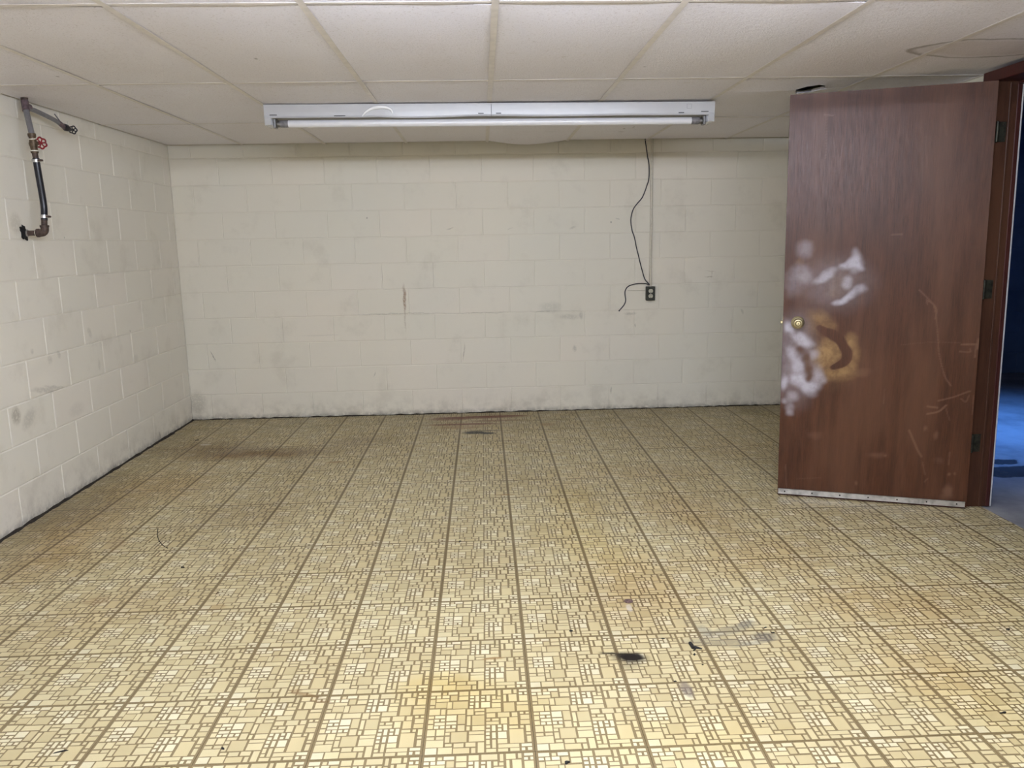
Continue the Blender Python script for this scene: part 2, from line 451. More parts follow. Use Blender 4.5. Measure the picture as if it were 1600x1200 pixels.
# floor: slab (dark where the vinyl stops short of the walls) and 12 inch vinyl squares
floor = box_obj('floor', (XL-.02, YF, -.12), (2.505, .0, -.003), M_dark_gap, kind='structure')
tag(floor, 'cream mosaic patterned vinyl floor with brown lines and stains')
MOS = [tuple(map(int, q.split(','))) for q in '''22,927,120,977,2 140,931,180,971,1 193,932,286,978,2 302,909,395,979,1 411,910,500,983,1 523,911,664,987,1 684,889,716,985,1 739,913,824,988,1 844,920,876,986,1 899,950,978,986,2 895,894,931,930,2 951,894,978,933,2 22,877,68,913,2 81,874,124,917,2 137,875,207,921,2 220,829,286,915,0 302,830,395,895,1 411,860,451,896,2 411,804,451,840,2 411,744,448,783,2 408,691,444,727,2 464,801,500,897,2 464,692,497,784,2 520,861,559,890,2 520,801,556,841,2 572,802,608,894,2 628,832,664,888,1 677,832,716,872,1 628,776,715,818,1 739,783,768,899,1 791,781,872,902,1 895,782,978,880,1 868,723,978,765,1 865,619,978,709,0 738,614,844,763,0 624,688,712,762,1 520,693,608,784,2 569,612,712,679,1 22,770,72,856,1 22,714,69,750,1 81,815,207,864,1 78,712,185,804,0 191,699,237,805,1 247,691,392,808,0 457,637,552,675,1 464,581,552,622,1 385,580,448,674,1 195,602,369,679,1 135,599,179,688,1 22,599,126,693,1 22,542,74,581,1 83,543,179,585,2 80,493,124,529,2 140,494,179,527,2 22,463,71,525,1 84,435,180,477,2 22,385,72,446,1 81,385,124,424,2 137,386,180,425,2 192,496,288,586,2 193,440,288,478,2 193,387,232,426,2 249,388,285,426,2 193,332,282,373,1 300,444,370,588,0 301,337,367,427,1 386,419,422,562,1 383,341,415,402,1 435,417,552,570,0 438,336,552,406,1 572,530,656,597,1 679,528,792,602,1 812,532,867,597,1 890,569,925,601,1 945,570,978,599,1 893,482,978,552,1 889,407,978,471,0 568,477,607,512,1 624,475,688,510,1 568,419,688,463,1 705,424,766,517,1 786,406,866,522,0 22,277,96,368,1 108,279,181,369,1 22,219,93,260,1 109,220,178,261,1 190,279,233,321,1 191,172,234,262,1 246,172,390,322,0 409,281,549,324,1 409,174,549,272,1 568,373,604,408,2 565,314,604,353,2 565,262,600,301,2 565,208,600,246,2 565,127,600,191,1 565,76,603,114,1 620,318,655,405,2 620,212,655,298,2 620,73,655,192,1 675,371,711,409,2 675,319,710,354,2 727,320,762,410,2 675,207,755,302,2 671,133,758,196,1 782,347,865,388,1 885,351,917,390,1 936,297,978,390,1 935,249,978,281,1 938,140,978,229,1 781,129,912,336,0 22,110,179,211,1 195,118,257,155,1 273,100,364,157,1 380,102,471,162,1 490,14,548,161,1 22,6,124,101,2 136,8,261,103,1 270,8,416,89,0 432,12,471,85,1 565,16,655,62,1 674,71,863,122,1 883,79,978,119,2 671,18,761,61,1 780,20,863,63,1 882,24,914,65,2 937,25,978,66,2'''.split()]
TS = .3048
def clip(poly, xa, xb, ya, yb):
    def cut(P, inside, inter):
        out = []
        for i, p in enumerate(P):
            q = P[(i+1) % len(P)]
            if inside(p):
                out.append(p)
                if not inside(q): out.append(inter(p, q))
            elif inside(q): out.append(inter(p, q))
        return out
    for ax, lim, sg in ((0, xa, 1), (0, xb, -1), (1, ya, 1), (1, yb, -1)):
        if len(poly) < 3: return []
        def ins(p): return sg*(p[ax]-lim) >= 0
        def itr(p, q):
            t = (lim-p[ax])/(q[ax]-p[ax]); return (p[0]+t*(q[0]-p[0]), p[1]+t*(q[1]-p[1]))
        poly = cut(poly, ins, itr)
    return poly


FACET = [rgb(198, 183, 140), rgb(209, 196, 154), rgb(223, 214, 180)]
rnd = random.Random(3)
MOSC = []
for x0, y0, x1, y1, k in MOS:
    f = rnd.uniform(.92, 1.06); MOSC.append(tuple(min(1, v*f) for v in FACET[k][:3])+(1,))


def tile_mesh(T=None, lim=None):
    """T: function local->floor coordinates, lim: floor rectangle; full tile when lim is None"""
    g = .0006; V = []; Fc = []; col = []; mi = []
    outer = [(g, g), (TS-g, g), (TS-g, TS-g), (g, TS-g)]
    inv = (lambda p: p)
    def put(poly, z, c, m_):
        if lim:
            P = [T(p) for p in poly]; P = clip(P, *lim)
            if len(P) < 3: return
            poly = [Tinv(p) for p in P]
        i = len(V); V.extend((p[0], p[1], z) for p in poly); Fc.append(list(range(i, i+len(poly)))); col.append(c); mi.append(m_)
    Tinv = T.inv if T else None
    put(outer, 0, (.3, .25, .18, 1), 1)
    if not V: return None
    base = list(V); n = len(base); i = len(V)
    V.extend((p[0], p[1], -.003) for p in base)
    for k in range(n): Fc.append([k, i+k, i+(k+1) % n, (k+1) % n]); col.append((.2, .17, .12, 1)); mi.append(1)
    for (x0, y0, x1, y1, k), c in zip(MOS, MOSC):
        a, b, c2, d = (v*TS/1000 for v in (x0, y0, x1, y1)); a += .0003; b = max(b+.0003, .0042); c2 -= .0003; d = min(d-.0003, TS-.0046)
        put([(a, b), (c2, b), (c2, d), (a, d)], .00035, c, 0)
    me = bpy.data.meshes.new('floor_tile'); me.from_pydata(V, [], Fc); me.update()
    me.materials.append(M_facet); me.materials.append(M_grout)
    me.polygons.foreach_set('material_index', mi)
    ca = me.color_attributes.new('tint', 'FLOAT_COLOR', 'CORNER')
    buf = []
    for f, c in zip(me.polygons, col): buf.extend(list(c)*f.loop_total)
    ca.data.foreach_set('color', buf)
    return me


GR_ = -0.0054; GX, GY_ = -0.179, -3.3661
cg, sg_ = math.cos(GR_), math.sin(GR_)
FLIM = (XL+.016, 2.50, YF+.01, -.008)


class TF:
    def __init__(s, ox, oy): s.ox, s.oy = ox, oy
    def __call__(s, p): return (s.ox+p[0]*cg-p[1]*sg_, s.oy+p[0]*sg_+p[1]*cg)
    def inv(s, p): x, y = p[0]-s.ox, p[1]-s.oy; return (x*cg+y*sg_, -x*sg_+y*cg)


full = tile_mesh()
ntile = 0
# fourteen rows behind the camera's view are laid too coarse to matter: one sheet part
for r in range(-12, 14):
    for i in range(-8, 10):
        gx, gy = i*TS, -r*TS
        tf = TF(GX+gx*cg-gy*sg_, GY_+gx*sg_+gy*cg)
        pts = [tf(p) for p in ((0, 0), (TS, 0), (TS, TS), (0, TS))]
        xs = [p[0] for p in pts]; ys = [p[1] for p in pts]
        if max(xs) < FLIM[0]+.004 or min(xs) > FLIM[1]-.004 or max(ys) < FLIM[2]+.004 or min(ys) > FLIM[3]-.004: continue
        # rows nearer than the picture's lower edge are left to the plain sheet
        if max(ys) < -4.75: continue
        inside = min(xs) > FLIM[0] and max(xs) < FLIM[1] and min(ys) > FLIM[2] and max(ys) < FLIM[3]
        me = full if inside else tile_mesh(tf, FLIM)
        if me is None: continue
        o = link(me, 'floor_tile', None, floor); o.location = (tf.ox, tf.oy, random.uniform(-.0002, .0002)); o.rotation_euler = (0, 0, GR_)
        ntile += 1
print('floor tiles', ntile)
box_obj('floor_sheet', (FLIM[0], FLIM[2], -.003), (FLIM[1], -4.76, -.0004), M_grout, floor)

# ---- block walls
def block_mesh(w, h, d=.012):
    """front face at y=0 facing -Y, chamfered; origin at lower left"""
    b, dz = .0045, .0022
    V = [(0, dz, 0), (w, dz, 0), (w, dz, h), (0, dz, h), (b, 0, b), (w-b, 0, b), (w-b, 0, h-b), (b, 0, h-b), (0, d, 0), (w, d, 0), (w, d, h), (0, d, h)]
    Fc = [(4, 5, 6, 7), (0, 1, 5, 4), (1, 2, 6, 5), (2, 3, 7, 6), (3, 0, 4, 7), (1, 0, 8, 9), (2, 1, 9, 10), (3, 2, 10, 11), (0, 3, 11, 8), (9, 8, 11, 10)]
    return pmesh('concrete_block', V, Fc)


def block_wall(parent, mat, u0, u1, off, course_h, top, place, bw=.397, jo=.0012, zoff=0.0):
    cache = {}; n = 0; k = 0; z = zoff
    while z < top-.01:
        h = min(course_h, top-z)
        st = off+(bw/2 if k % 2 else 0); st -= math.ceil((st-u0)/bw)*bw
        u = st
        while u < u1-.001:
            a, b = max(u, u0), min(u+bw, u1)
            if b-a > .012:
                key = (round(b-a, 3), round(h, 3))
                if key not in cache:
                    cache[key] = block_mesh(b-a-2*jo, h-2*jo)
                    cache[key].materials.append(mat)
                o = link(cache[key], 'concrete_block', None, parent)
                place(o, a+jo, z+jo, random.uniform(-.0005, .0005)); n += 1
            u += bw
        z += course_h; k += 1
    return n


WT = 2.42
wall_back = box_obj('wall_back', (XL-.15, .0035, -.1), (XR+.12, .20, WT), M_wall_back, kind='structure')
tag(wall_back, 'cream painted concrete block wall at the far end of the room')
nb = block_wall(wall_back, M_wall_back, XL, XR, .24, .2010, H+.12, lambda o, u, z, e: setattr(o, 'location', (u, e, z)))
wall_left = box_obj('wall_left', (XL-.2, YF, -.1), (XL-.0035, 0, WT), M_wall_left, kind='structure')
tag(wall_left, 'off-white painted concrete block wall on the left with pipe')
def place_left(o, u, z, e): o.location = (XL+e, u, z); o.rotation_euler = (0, 0, PI/2)
nl = block_wall(wall_left, M_wall_left, -5.2, 0, -2.36, .2010, H+.12, place_left, bw=.407)
print('blocks', nb, nl)
wall_front = box_obj('wall_front', (XL-.2, YF-.15, -.1), (XR+.2, YF, WT), M_wall_plain, kind='structure')
tag(wall_front, 'plain cream wall behind the camera')
DY0, DY1, DZ = -2.50, -3.44, 2.035       # doorway
wr = MB(); wr.box((XR, DY0+.05, -.1), (XR+.09, .0, WT)); wr.box((XR, YF, -.1), (XR+.09, DY1-.05, WT)); wr.box((XR, DY1-.05, DZ+.07), (XR+.09, DY0+.05, WT))
wall_right = wr.build('wall_right', M_wall_plain); tag(wall_right, 'cream wall on the right around the brown doorway', kind='structure')

# jagged dark strip where the vinyl stops short of the walls
def ragged(name, a, b, perp, w0, w1, n, mat, label):
    a = Vector(a); b = Vector(b); perp = Vector(perp); V = []; Fc = []
    for i in range(n+1):
        p = a.lerp(b, i/n); V += [p, p+perp*random.uniform(w0, w1), p+Vector((0, 0, random.uniform(.003, .012)))]
        if i: j = 3*(i-1); Fc += [(j, j+1, j+4, j+3), (j+1, j+2, j+5, j+4), (j, j+3, j+5, j+2)]
    Fc += [(0, 2, 1), (3*n, 3*n+1, 3*n+2)]
    o = link(pmesh(name, V, Fc), name, mat); tag(o, label, kind='structure'); return o


ragged('gap_strip_left', (XL, 0, -.002), (XL, -5.2, -.002), (1, 0, 0), .022, .034, 90, M_dark_gap, 'black ragged gap line along the foot of the left wall')
ragged('gap_strip_back', (XL, 0, -.002), (XR, 0, -.002), (0, -1, 0), .006, .022, 110, M_dark_gap, 'thin dark ragged line along the foot of the back wall')

# ---- ceiling: deck, T-grid, tiles
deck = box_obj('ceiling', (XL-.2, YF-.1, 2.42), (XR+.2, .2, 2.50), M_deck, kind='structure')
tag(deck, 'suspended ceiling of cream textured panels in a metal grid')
CX, CY, CR = .0745, -3.5239, -.0044
cc, sc_ = math.cos(CR), math.sin(CR)
def cpt(gx, gy): return (CX+gx*cc-gy*sc_, CY+gx*sc_+gy*cc)
TW, TL = .6096, 1.2192
def tee(p, q, wdt=.024, name='ceiling_tee', z=H):
    p = Vector((p[0], p[1], 0)); q = Vector((q[0], q[1], 0)); d = (q-p).normalized(); s = Vector((-d.y, d.x, 0))*(wdt/2)
    zz = Vector((0, 0, 1))
    e = zz*(z+.0009); prof = [-s+zz*z, s+zz*z, s+e, s*.12+e, s*.12+zz*(z+.032), -s*.12+zz*(z+.032), -s*.12+e, -s+e]
    return MB().prism(prof, p, q).build(name, M_tee, deck)


def clampY(i, gy):   # keep inside room
    return gy
for i in range(-3, 4):
    a = cpt(i*TW, 3.56); b = cpt(i*TW, -3.8)
    a = (a[0], -.003); tee(a, b)
for r in range(-3, 3):
    for i in range(-4, 5):
        a, b = cpt(i*TW+.013, r*TL), cpt((i+1)*TW-.013, r*TL)
        if b[0] < XL or a[0] > XR: continue
        if a[0] < XL: a = (XL+.002, a[1])
        if b[0] > XR: b = (XR-.002, b[1])
        if b[0]-a[0] < .03: continue
        tee(a, b, .022, z=H+.0005)
# wall angles
def angle(a, b, inward, name='wall_angle'):
    a = Vector(a); b = Vector(b); n = Vector(inward); zz = Vector((0, 0, 1))
    prof = [zz*0, n*.022, n*.022+zz*.0015, n*.0015+zz*.0015, n*.0015+zz*.02, zz*.02]
    return MB().prism(prof, a, b).build(name, M_tee, deck)
angle((XR-.001, YF, H), (XR-.001, 0, H), (-1, 0, 0))


def ctile(i, r, sag=.004, edge=(0, 0, 0, 0), lift=0.0, far_sag=0.0):
    """panel between grid lines i..i+1, r..r+1, slightly warped. edge: lifts of the near, far, left, right edges"""
    x0, x1 = i*TW+.004, (i+1)*TW-.004; y0, y1 = r*TL+.021+random.uniform(0, .014), (r+1)*TL-.004
    xa, xb = XL-CX+.006, XR-CX-.006; x0 = max(x0, xa); x1 = min(x1, xb); y1 = min(y1, -CY-.070); y0 = max(y0, -3.8)
    if x1-x0 < .04 or y1-y0 < .04: return
    NX, NY = 8, 14; V = []; Fc = []; rr = random.Random(i*31+r*7+5)
    tz = H+.0022+lift; ph = rr.uniform(0, 6)
    def z(u, v):
        s = -sag*math.sin(PI*u)*math.sin(PI*v)
        s += edge[0]*(1-v)**4*math.sin(PI*u)+edge[1]*v**4*math.sin(PI*u)+edge[2]*(1-u)**4*math.sin(PI*v)+edge[3]*u**4*math.sin(PI*v)
        s -= far_sag*v**3*math.sin(PI*u)
        return tz+s+.0012*math.sin(3*u*PI+ph)*math.sin(2*v*PI+ph)
    for top in (0, 1):
        for b in range(NY+1):
            for a in range(NX+1):
                u, v = a/NX, b/NY; p = cpt(x0+(x1-x0)*u, y0+(y1-y0)*v)
                yy = min(p[1], -.065-.010*math.sin(3*u*PI+ph))
                V.append((min(max(p[0], XL+.020), XR-.004), yy, z(u, v)+(.014 if top else 0)))
    W = NX+1; off = W*(NY+1)
    for b in range(NY):
        for a in range(NX):
            k = b*W+a; Fc += [(k, k+W, k+W+1, k+1), (off+k, off+k+1, off+k+W+1, off+k+W)]
    for a in range(NX): k = a; Fc.append((k, k+1, off+k+1, off+k)); k = NY*W+a; Fc.append((k+1, k, off+k, off+k+1))
    for b in range(NY): k = b*W; Fc.append((k+W, k, off+k, off+k+W)); k = b*W+NX; Fc.append((k, k+W, off+k+W, off+k))
    me = pmesh('ceiling_tile', V, Fc, True); sharp(me)
    o = link(me, 'ceiling_tile', M_ctile, deck)
    return o


for r in range(-4, 3):
    for i in range(-4, 4):
        if (i, r) == (2, 1): continue
        e = [random.uniform(.001, .007), 0, random.uniform(0, .002), random.uniform(0, .002)]; fs = 0
        if (i, r) == (0, 2): fs = .030
        if (i, r) == (-4, 1): e[0] = .016
        o = ctile(i, r, random.uniform(.0005, .002) if r in (1, -1, -3) else random.uniform(.002, .007), e, 0, fs)
        if o and (i, r) == (3, 0): tag(o, 'ceiling panel with brown ring shaped water stain')

# broken panel above the door's free corner: two pieces with a torn hole between them
def broken_panel():
    x0, x1 = 2*TW+.004, 3*TW-.004; y0, y1 = TL+.004, 2*TL-.004
    yc = y0+.33
    rr = random.Random(11)
    def crack(u): return yc-.06*u+.012*math.sin(9*u)+rr.uniform(-.006, .006)
    n = 26; us = [k/n for k in range(n+1)]; cr = [crack(u) for u in us]
    def hole(u): # torn opening depth at u
        return max(0, 1-((u-.70)/.11)**2)**.5 if abs(u-.70) < .11 else 0
    for part in (0, 1):
        V = []; Fc = []; NY = 8
        for top in (0, 1):
            for b in range(NY+1):
                for a, u in enumerate(us):
                    h = hole(u)*(.8+.4*rr.random() if hole(u) else 0)
                    if part == 0:
                        ya = y0+.012+.075*max(0, 1-u/.6); yb = cr[a]-.002-h*.13
                        v = b/NY; y = ya+(yb-ya)*v
                        zz = H+.004+.0-.012*v**2*math.sin(PI*min(1, max(0, u)))*(1-.35*u)
                    else:
                        ya = cr[a]+.003+h*.10; yb = y1
                        v = b/NY; y = ya+(yb-ya)*v
                        zz = H+.004-.012*(1-v)**2*math.sin(PI*u)*(1-.35*u)
                    p = cpt(x0+(x1-x0)*u, y); V.append((p[0], p[1], zz+(.014 if top else 0)))
        W = n+1; off = W*(NY+1)
        for b in range(NY):
            for a in range(n):
                k = b*W+a; Fc += [(k, k+W, k+W+1, k+1), (off+k, off+k+1, off+k+W+1, off+k+W)]
        for a in range(n): k = a; Fc.append((k, k+1, off+k+1, off+k)); k = NY*W+a; Fc.append((k+1, k, off+k, off+k+1))
        for b in range(NY): k = b*W; Fc.append((k+W, k, off+k, off+k+W)); k = b*W+n; Fc.append((k, k+W, off+k+W, off+k))
        me = pmesh('ceiling_tile', V, Fc, True); sharp(me)
        o = link(me, 'ceiling_tile', M_ctile, deck)
        tag(o, 'cracked and torn ceiling panel above the open door')
broken_panel()
p = cpt(2*TW, TL)
box_obj('backing_sheet', (p[0]-.03, p[1]-.02, H+.024), (p[0]+.36, p[1]+.11, H+.027), M_sheet, deck)

# ------------------------------------------------------------ door and frame
LEAN = -.032/2.03          # the frame leans slightly out of plumb
def lean_mesh(o):
    for v in o.data.vertices: v.co.x += LEAN*(v.co.z+o.location.z)


JX0, JX1 = 2.435, 2.555
frame = empty('trim_1', (0, 0, 0)); tag(frame, 'dark stained wooden door frame around the doorway on the right', kind='structure')
YJ = -2.515
b = MB(); b.box((JX0-.03, YJ, .0), (JX1-.032, YJ+.045, 2.04), .002); o = b.build('jamb', M_frame, frame); lean_mesh(o)
b = MB(); b.box((JX1-.034, YJ-.003, .0), (JX1-.012, YJ+.06, 2.05), .002); o = b.build('door_stop', M_frame_dark, frame); lean_mesh(o)
b = MB(); b.box((JX0+.048, YJ-.006, .0), (JX0+.056, YJ+.001, 2.03), .002); o = b.build('jamb_bead', M_frame, frame); lean_mesh(o)
b = MB(); b.box((JX1-.012, YJ-.001, .0), (JX1-.004, YJ+.06, 2.05), .001); o = b.build('edge_strip', M_enamel, frame); lean_mesh(o); tag(o, 'narrow white edge strip')
# far side jamb (out of frame) and header
b = MB(); b.box((JX0-.03, DY1-.045, .0), (JX1-.012, DY1, 2.04), .002); o = b.build('jamb', M_frame, frame); lean_mesh(o)
b = MB(); b.box((JX0-.03, DY1-.06, 2.035), (JX1-.012, -2.435, 2.085), .003); o = b.build('header', M_frame_dark, frame); lean_mesh(o)
b = MB(); b.box((JX1-.034, DY1, 2.022), (JX1-.012, YJ, 2.036), .001); o = b.build('header_stop', M_frame_dark, frame); lean_mesh(o)

# door leaf: local x from free edge (0) to hinge (1)
D0 = Vector((1.563, -2.246, 0)); D1 = Vector((2.401, -2.551, 0))
DW = (D1-D0).length; DH = 2.022; DB = .012; DT = .035
door = empty('door_1', (D1.x, D1.y, 0)); tag(door, 'worn reddish brown wooden door standing open with white spray marks', kind='structure')
door.rotation_euler = (0, 0, math.atan2(D1.y-D0.y, D1.x-D0.x))
door.location = (D0.x, D0.y, 0)


def dpx(x, y):
    """photo position on the door face -> (u,v) metres from lower free corner"""
    n = Vector((-(D1.y-D0.y), D1.x-D0.x, 0)); r = ray(x, y)
    # face leans: use several iterations
    lx = 0
    for _ in range(4):
        o = Vector((D0.x+lx, D0.y, 0)); t = (o-CAM).dot(n)/r.dot(n); p = CAM+r*t; lx = LEAN*p.z*.8
    d = (D1-D0).normalized(); return ((p-o).dot(d), p.z)


def door_leaf():
    NX, NZ = 180, 410
    V = []
    xs = np.linspace(0, DW, NX+1); zs = np.linspace(DB, DB+DH, NZ+1)
    XX, ZZ = np.meshgrid(xs, zs)
    front = np.stack([XX.ravel(), np.zeros(XX.size), ZZ.ravel()], 1)
    idx = np.arange((NX+1)*(NZ+1)).reshape(NZ+1, NX+1)
    Fc = np.stack([idx[:-1, :-1], idx[:-1, 1:], idx[1:, 1:], idx[1:, :-1]], -1).reshape(-1, 4).tolist()
    V = front.tolist(); base = len(V)
    V += [[0, DT, DB], [DW, DT, DB], [DW, DT, DB+DH], [0, DT, DB+DH]]
    bl, br, tr, tl = idx[0, 0], idx[0, -1], idx[-1, -1], idx[-1, 0]
    Fc += [[base+1, base, base+3, base+2]]
    Fc += [[base+i for i in (0, 1)]+[int(v) for v in idx[0, ::-1]]]
    Fc += [[base+i for i in (2, 3)]+[int(v) for v in idx[-1, :]]]
    Fc += [[base+3, base+0]+[int(v) for v in idx[:, 0]]]
    Fc += [[base+1, base+2]+[int(v) for v in idx[::-1, -1]]]
    me = bpy.data.meshes.new('door_leaf'); me.from_pydata(V, [], Fc); me.update()
    # paint: R white spray, G tan spray, B pale scratches
    X, Z = XX.ravel(), ZZ.ravel()
    R = np.zeros(X.size); G = np.zeros(X.size); B = np.zeros(X.size)
    rs = np.random.RandomState(5)
    # smooth value noise for ragged edges
    def vn(sc):
        g = rs.rand(60, 60); gx, gz = X/sc, Z/sc; i, j = np.floor(gx).astype(int) % 58, np.floor(gz).astype(int) % 58
        fx, fz = gx-np.floor(gx), gz-np.floor(gz); fx = fx*fx*(3-2*fx); fz = fz*fz*(3-2*fz)
        return (g[i, j]*(1-fx)+g[i+1, j]*fx)*(1-fz)+(g[i, j+1]*(1-fx)+g[i+1, j+1]*fx)*fz-.5
    wx, wz = vn(.03)*.014+vn(.08)*.012, vn(.03)*.014+vn(.08)*.012
    S = 380.0
    def blob(px, py, rx, ry, ang=0, soft=1.0):
        u, v = dpx(px, py); dx, dz = X+wx-u, Z+wz-v; a = math.radians(ang); c, s = math.cos(a), math.sin(a)
        q = np.sqrt(((dx*c+dz*s)/(rx/S))**2+((-dx*s+dz*c)/(ry/S))**2)
        t = np.clip((1.25-q)/(1.25-.15*soft), 0, 1); return t*t*(3-2*t)
    def over(A, m_, st): return 1-(1-A)*(1-m_*st)
    A = lambda x, y: (1210+x*.14167, 370+y*.14167)
    A2 = lambda x, y: (1210+x*.14167, 500+y*.14167)
    k = .14167*1.12
    for (f, x, y, rx, ry, an, st) in [(A, 330, 140, 80, 90, 0, .32), (A, 300, 400, 100, 90, 0, .30), (A, 200, 520, 100, 130, 0, .20), (A, 350, 480, 70, 70, 0, .2),
            (A, 600, 420, 80, 42, 35, .62), (A, 510, 485, 75, 36, 20, .62), (A, 785, 325, 65, 36, 25, .72), (A, 890, 300, 66, 75, -10, .85), (A, 890, 215, 45, 60, 0, .45), (A, 945, 345, 40, 30, -30, .4),
            (A, 812, 510, 48, 70, 0, .62), (A, 690, 718, 50, 30, 25, .72), (A, 770, 690, 65, 32, 30, .85), (A, 850, 645, 50, 36, 35, .72), (A, 920, 595, 55, 36, 42, .55), (A, 970, 565, 40, 45, 0, .35), (A, 650, 520, 330, 260, 0, .20),
            (A, 150, 1000, 50, 75, 0, .75), (A2, 165, 100, 55, 45, 0, .6), (A2, 250, 190, 90, 45, -35, .7), (A2, 330, 235, 85, 60, -30, .82), (A2, 430, 380, 60, 50, 0, .5), (A2, 185, 350, 50, 55, 0, .45),
            (A2, 225, 440, 50, 90, 20, .62), (A2, 265, 540, 55, 75, 10, .72), (A2, 265, 650, 85, 52, 0, .92), (A2, 110, 690, 42, 80, 0, .85), (A2, 400, 750, 90, 75, 0, .85), (A2, 330, 710, 80, 60, 0, .6), (A2, 475, 600, 55, 90, 0, .5), (A2, 500, 660, 60, 60, 0, .4),
            (A2, 200, 850, 60, 50, 0, .55), (A2, 100, 885, 36, 32, 0, .5), (A2, 170, 960, 50, 60, 0, .35), (A2, 170, 1030, 45, 40, 0, .4), (A2, 230, 450, 200, 420, 0, .36), (A2, 300, 20, 120, 120, 0, .1)]:
        p = f(x, y); R = over(R, blob(p[0], p[1], rx*k*1.45, ry*k*1.45, an), st*.92)
    # dark bar left bare between the white marks
    for (x, y, rx, ry, an) in [(350, 420, 80, 100, 10), (370, 540, 55, 110, 0), (385, 640, 40, 70, 0), (290, 330, 60, 60, 0)]:
        p = A2(x, y); R *= 1-.85*blob(p[0], p[1], rx*k, ry*k, an)
    for (f, x, y, rx, ry, an, st) in [(A2, 590, 370, 160, 170, 0, .85), (A2, 520, 480, 100, 90, 0, .6), (A2, 700, 600, 200, 85, 0, .62), (A2, 840, 220, 75, 110, 0, .75), (A2, 880, 400, 60, 140, 0, .55), (A2, 820, 540, 100, 90, 0, .6),
            (A, 480, 880, 130, 90, -20, .55), (A, 600, 990, 110, 90, 0, .45), (A2, 620, 260, 130, 90, 0, .5), (A, 750, 500, 160, 150, 0, .22), (A, 640, 620, 90, 70, 0, .25), (A, 290, 290, 60, 60, 0, .25), (A2, 640, 450, 330, 330, 0, .25), (A, 430, 1000, 130, 120, 0, .3)]:
        p = f(x, y); G = over(G, blob(p[0], p[1], rx*k*1.12, ry*k*1.12, an), st)
    cres = [(500, 90, 40), (560, 125, 50), (640, 160, 62), (720, 215, 62), (765, 290, 58), (800, 370, 62), (790, 440, 60), (740, 485, 50), (680, 512, 38), (640, 522, 26)]
    P = bez([(*A2(x, y), r_) for x, y, r_ in cres], 5)
    for q in P:
        u, v = dpx(q[0], q[1]); rr = q[2]*k/S
        d = np.sqrt((X+wx*.25-u)**2+(Z+wz*.25-v)**2); G *= 1-.93*np.clip((rr*1.08-d)/(rr*.3), 0, 1)
    # pale smears and scratches low on the door
    Z3 = lambda x, y: (1180+x*.31667, 460+y*.31667)
    for (x, y, rx, ry, st) in [(955, 975, 26, 46, .55), (960, 888, 10, 12, .5), (990, 880, 8, 10, .4), (885, 700, 20, 26, .35), (600, 795, 55, 22, .28), (640, 800, 8, 8, .4), (290, 690, 40, 30, .2), (530, 390, 40, 30, .25), (840, 665, 10, 22, .4), (925, 1000, 20, 26, .3), (500, 930, 8, 16, .4), (905, 820, 30, 20, .2)]:
        p = Z3(x, y); B = over(B, blob(p[0], p[1], rx*.3167*1.2, ry*.3167*1.2, 0), st)
    for pts, wd, st in [([(850, 30), (885, 60), (900, 180), (908, 290), (935, 400), (965, 450)], 1.3, .55), ([(1020, 248), (1115, 246)], 1.5, .7), ([(1010, 282), (1060, 285), (1060, 268)], 1.2, .5), ([(1090, 250), (1085, 310)], 1.2, .6), ([(1112, 228), (1108, 262)], 4.5, .85),
            ([(905, 525), (975, 508), (1060, 478)], 1.4, .6), ([(850, 590), (905, 578), (942, 548)], 1.6, .75), ([(850, 553), (900, 560)], 1.6, .7), ([(1015, 515), (1040, 530), (1055, 500)], 1.1, .45), ([(760, 672), (785, 730), (800, 765), (820, 800)], 1.8, .6),
            ([(825, 830), (838, 890)], 1.2, .4), ([(850, 910), (835, 925)], 1.2, .4), ([(150, 840), (152, 905), (155, 950)], 1.2, .35), ([(205, 910), (320, 905)], 1.0, .3), ([(940, 560), (960, 620)], 1.0, .35), ([(960, 780), (955, 840)], 1.2, .4), ([(1078, 500), (1072, 590)], 1.2, .4), ([(720, 250), (880, 235), (1010, 240)], 1.0, .3), ([(640, 470), (635, 540)], 1.0, .3), ([(845, 25), (850, 50)], 1.2, .4)]:
        for q in bez([(*Z3(x, y), 0) for x, y in pts], 14) if len(pts) > 1 else []:
            u, v = dpx(q[0], q[1]); d = np.sqrt((X-u)**2+(Z-v)**2); B = np.maximum(B, .7*st*np.clip((wd/S*1.5-d)/(wd/S*.9), 0, 1))
    # scratches in the upper half
    Z2 = lambda x, y: (1180+x*.3333, 100+y*.3333)
    for pts, wd, st in [([(770, 1060), (820, 1110), (850, 1150), (845, 1195)], 1.3, .5), ([(640, 800), (690, 798)], 1.2, .45), ([(325, 236), (365, 240)], 1.2, .35), ([(335, 245), (330, 440)], 1.4, .22), ([(1080, 1010), (1085, 1060)], 1.2, .3), ([(905, 150), (890, 260), (900, 330)], 2, .15)]:
        for q in bez([(*Z2(x, y), 0) for x, y in pts], 14):
            u, v = dpx(q[0], q[1]); d = np.sqrt((X-u)**2+(Z-v)**2); B = np.maximum(B, .7*st*np.clip((wd/S*1.5-d)/(wd/S*.9), 0, 1))
    ca = me.color_attributes.new('paint', 'FLOAT_COLOR', 'POINT')
    buf = np.zeros((len(V), 4), np.float32); buf[:, 3] = 1
    buf[:X.size, 0] = R; buf[:X.size, 1] = G*(1-R*.6); buf[:X.size, 2] = B
    ca.data.foreach_set('color', buf.ravel())
    o = link(me, 'door_leaf', M_door, door)
    tag(o, 'brown veneer slab with white and tan spray marks')
    return o


leaf = door_leaf()
def dlean(o):      # same lean for everything mounted on the leaf
    for v in o.data.vertices: v.co.x += LEAN*.75*v.co.z
dlean(leaf)
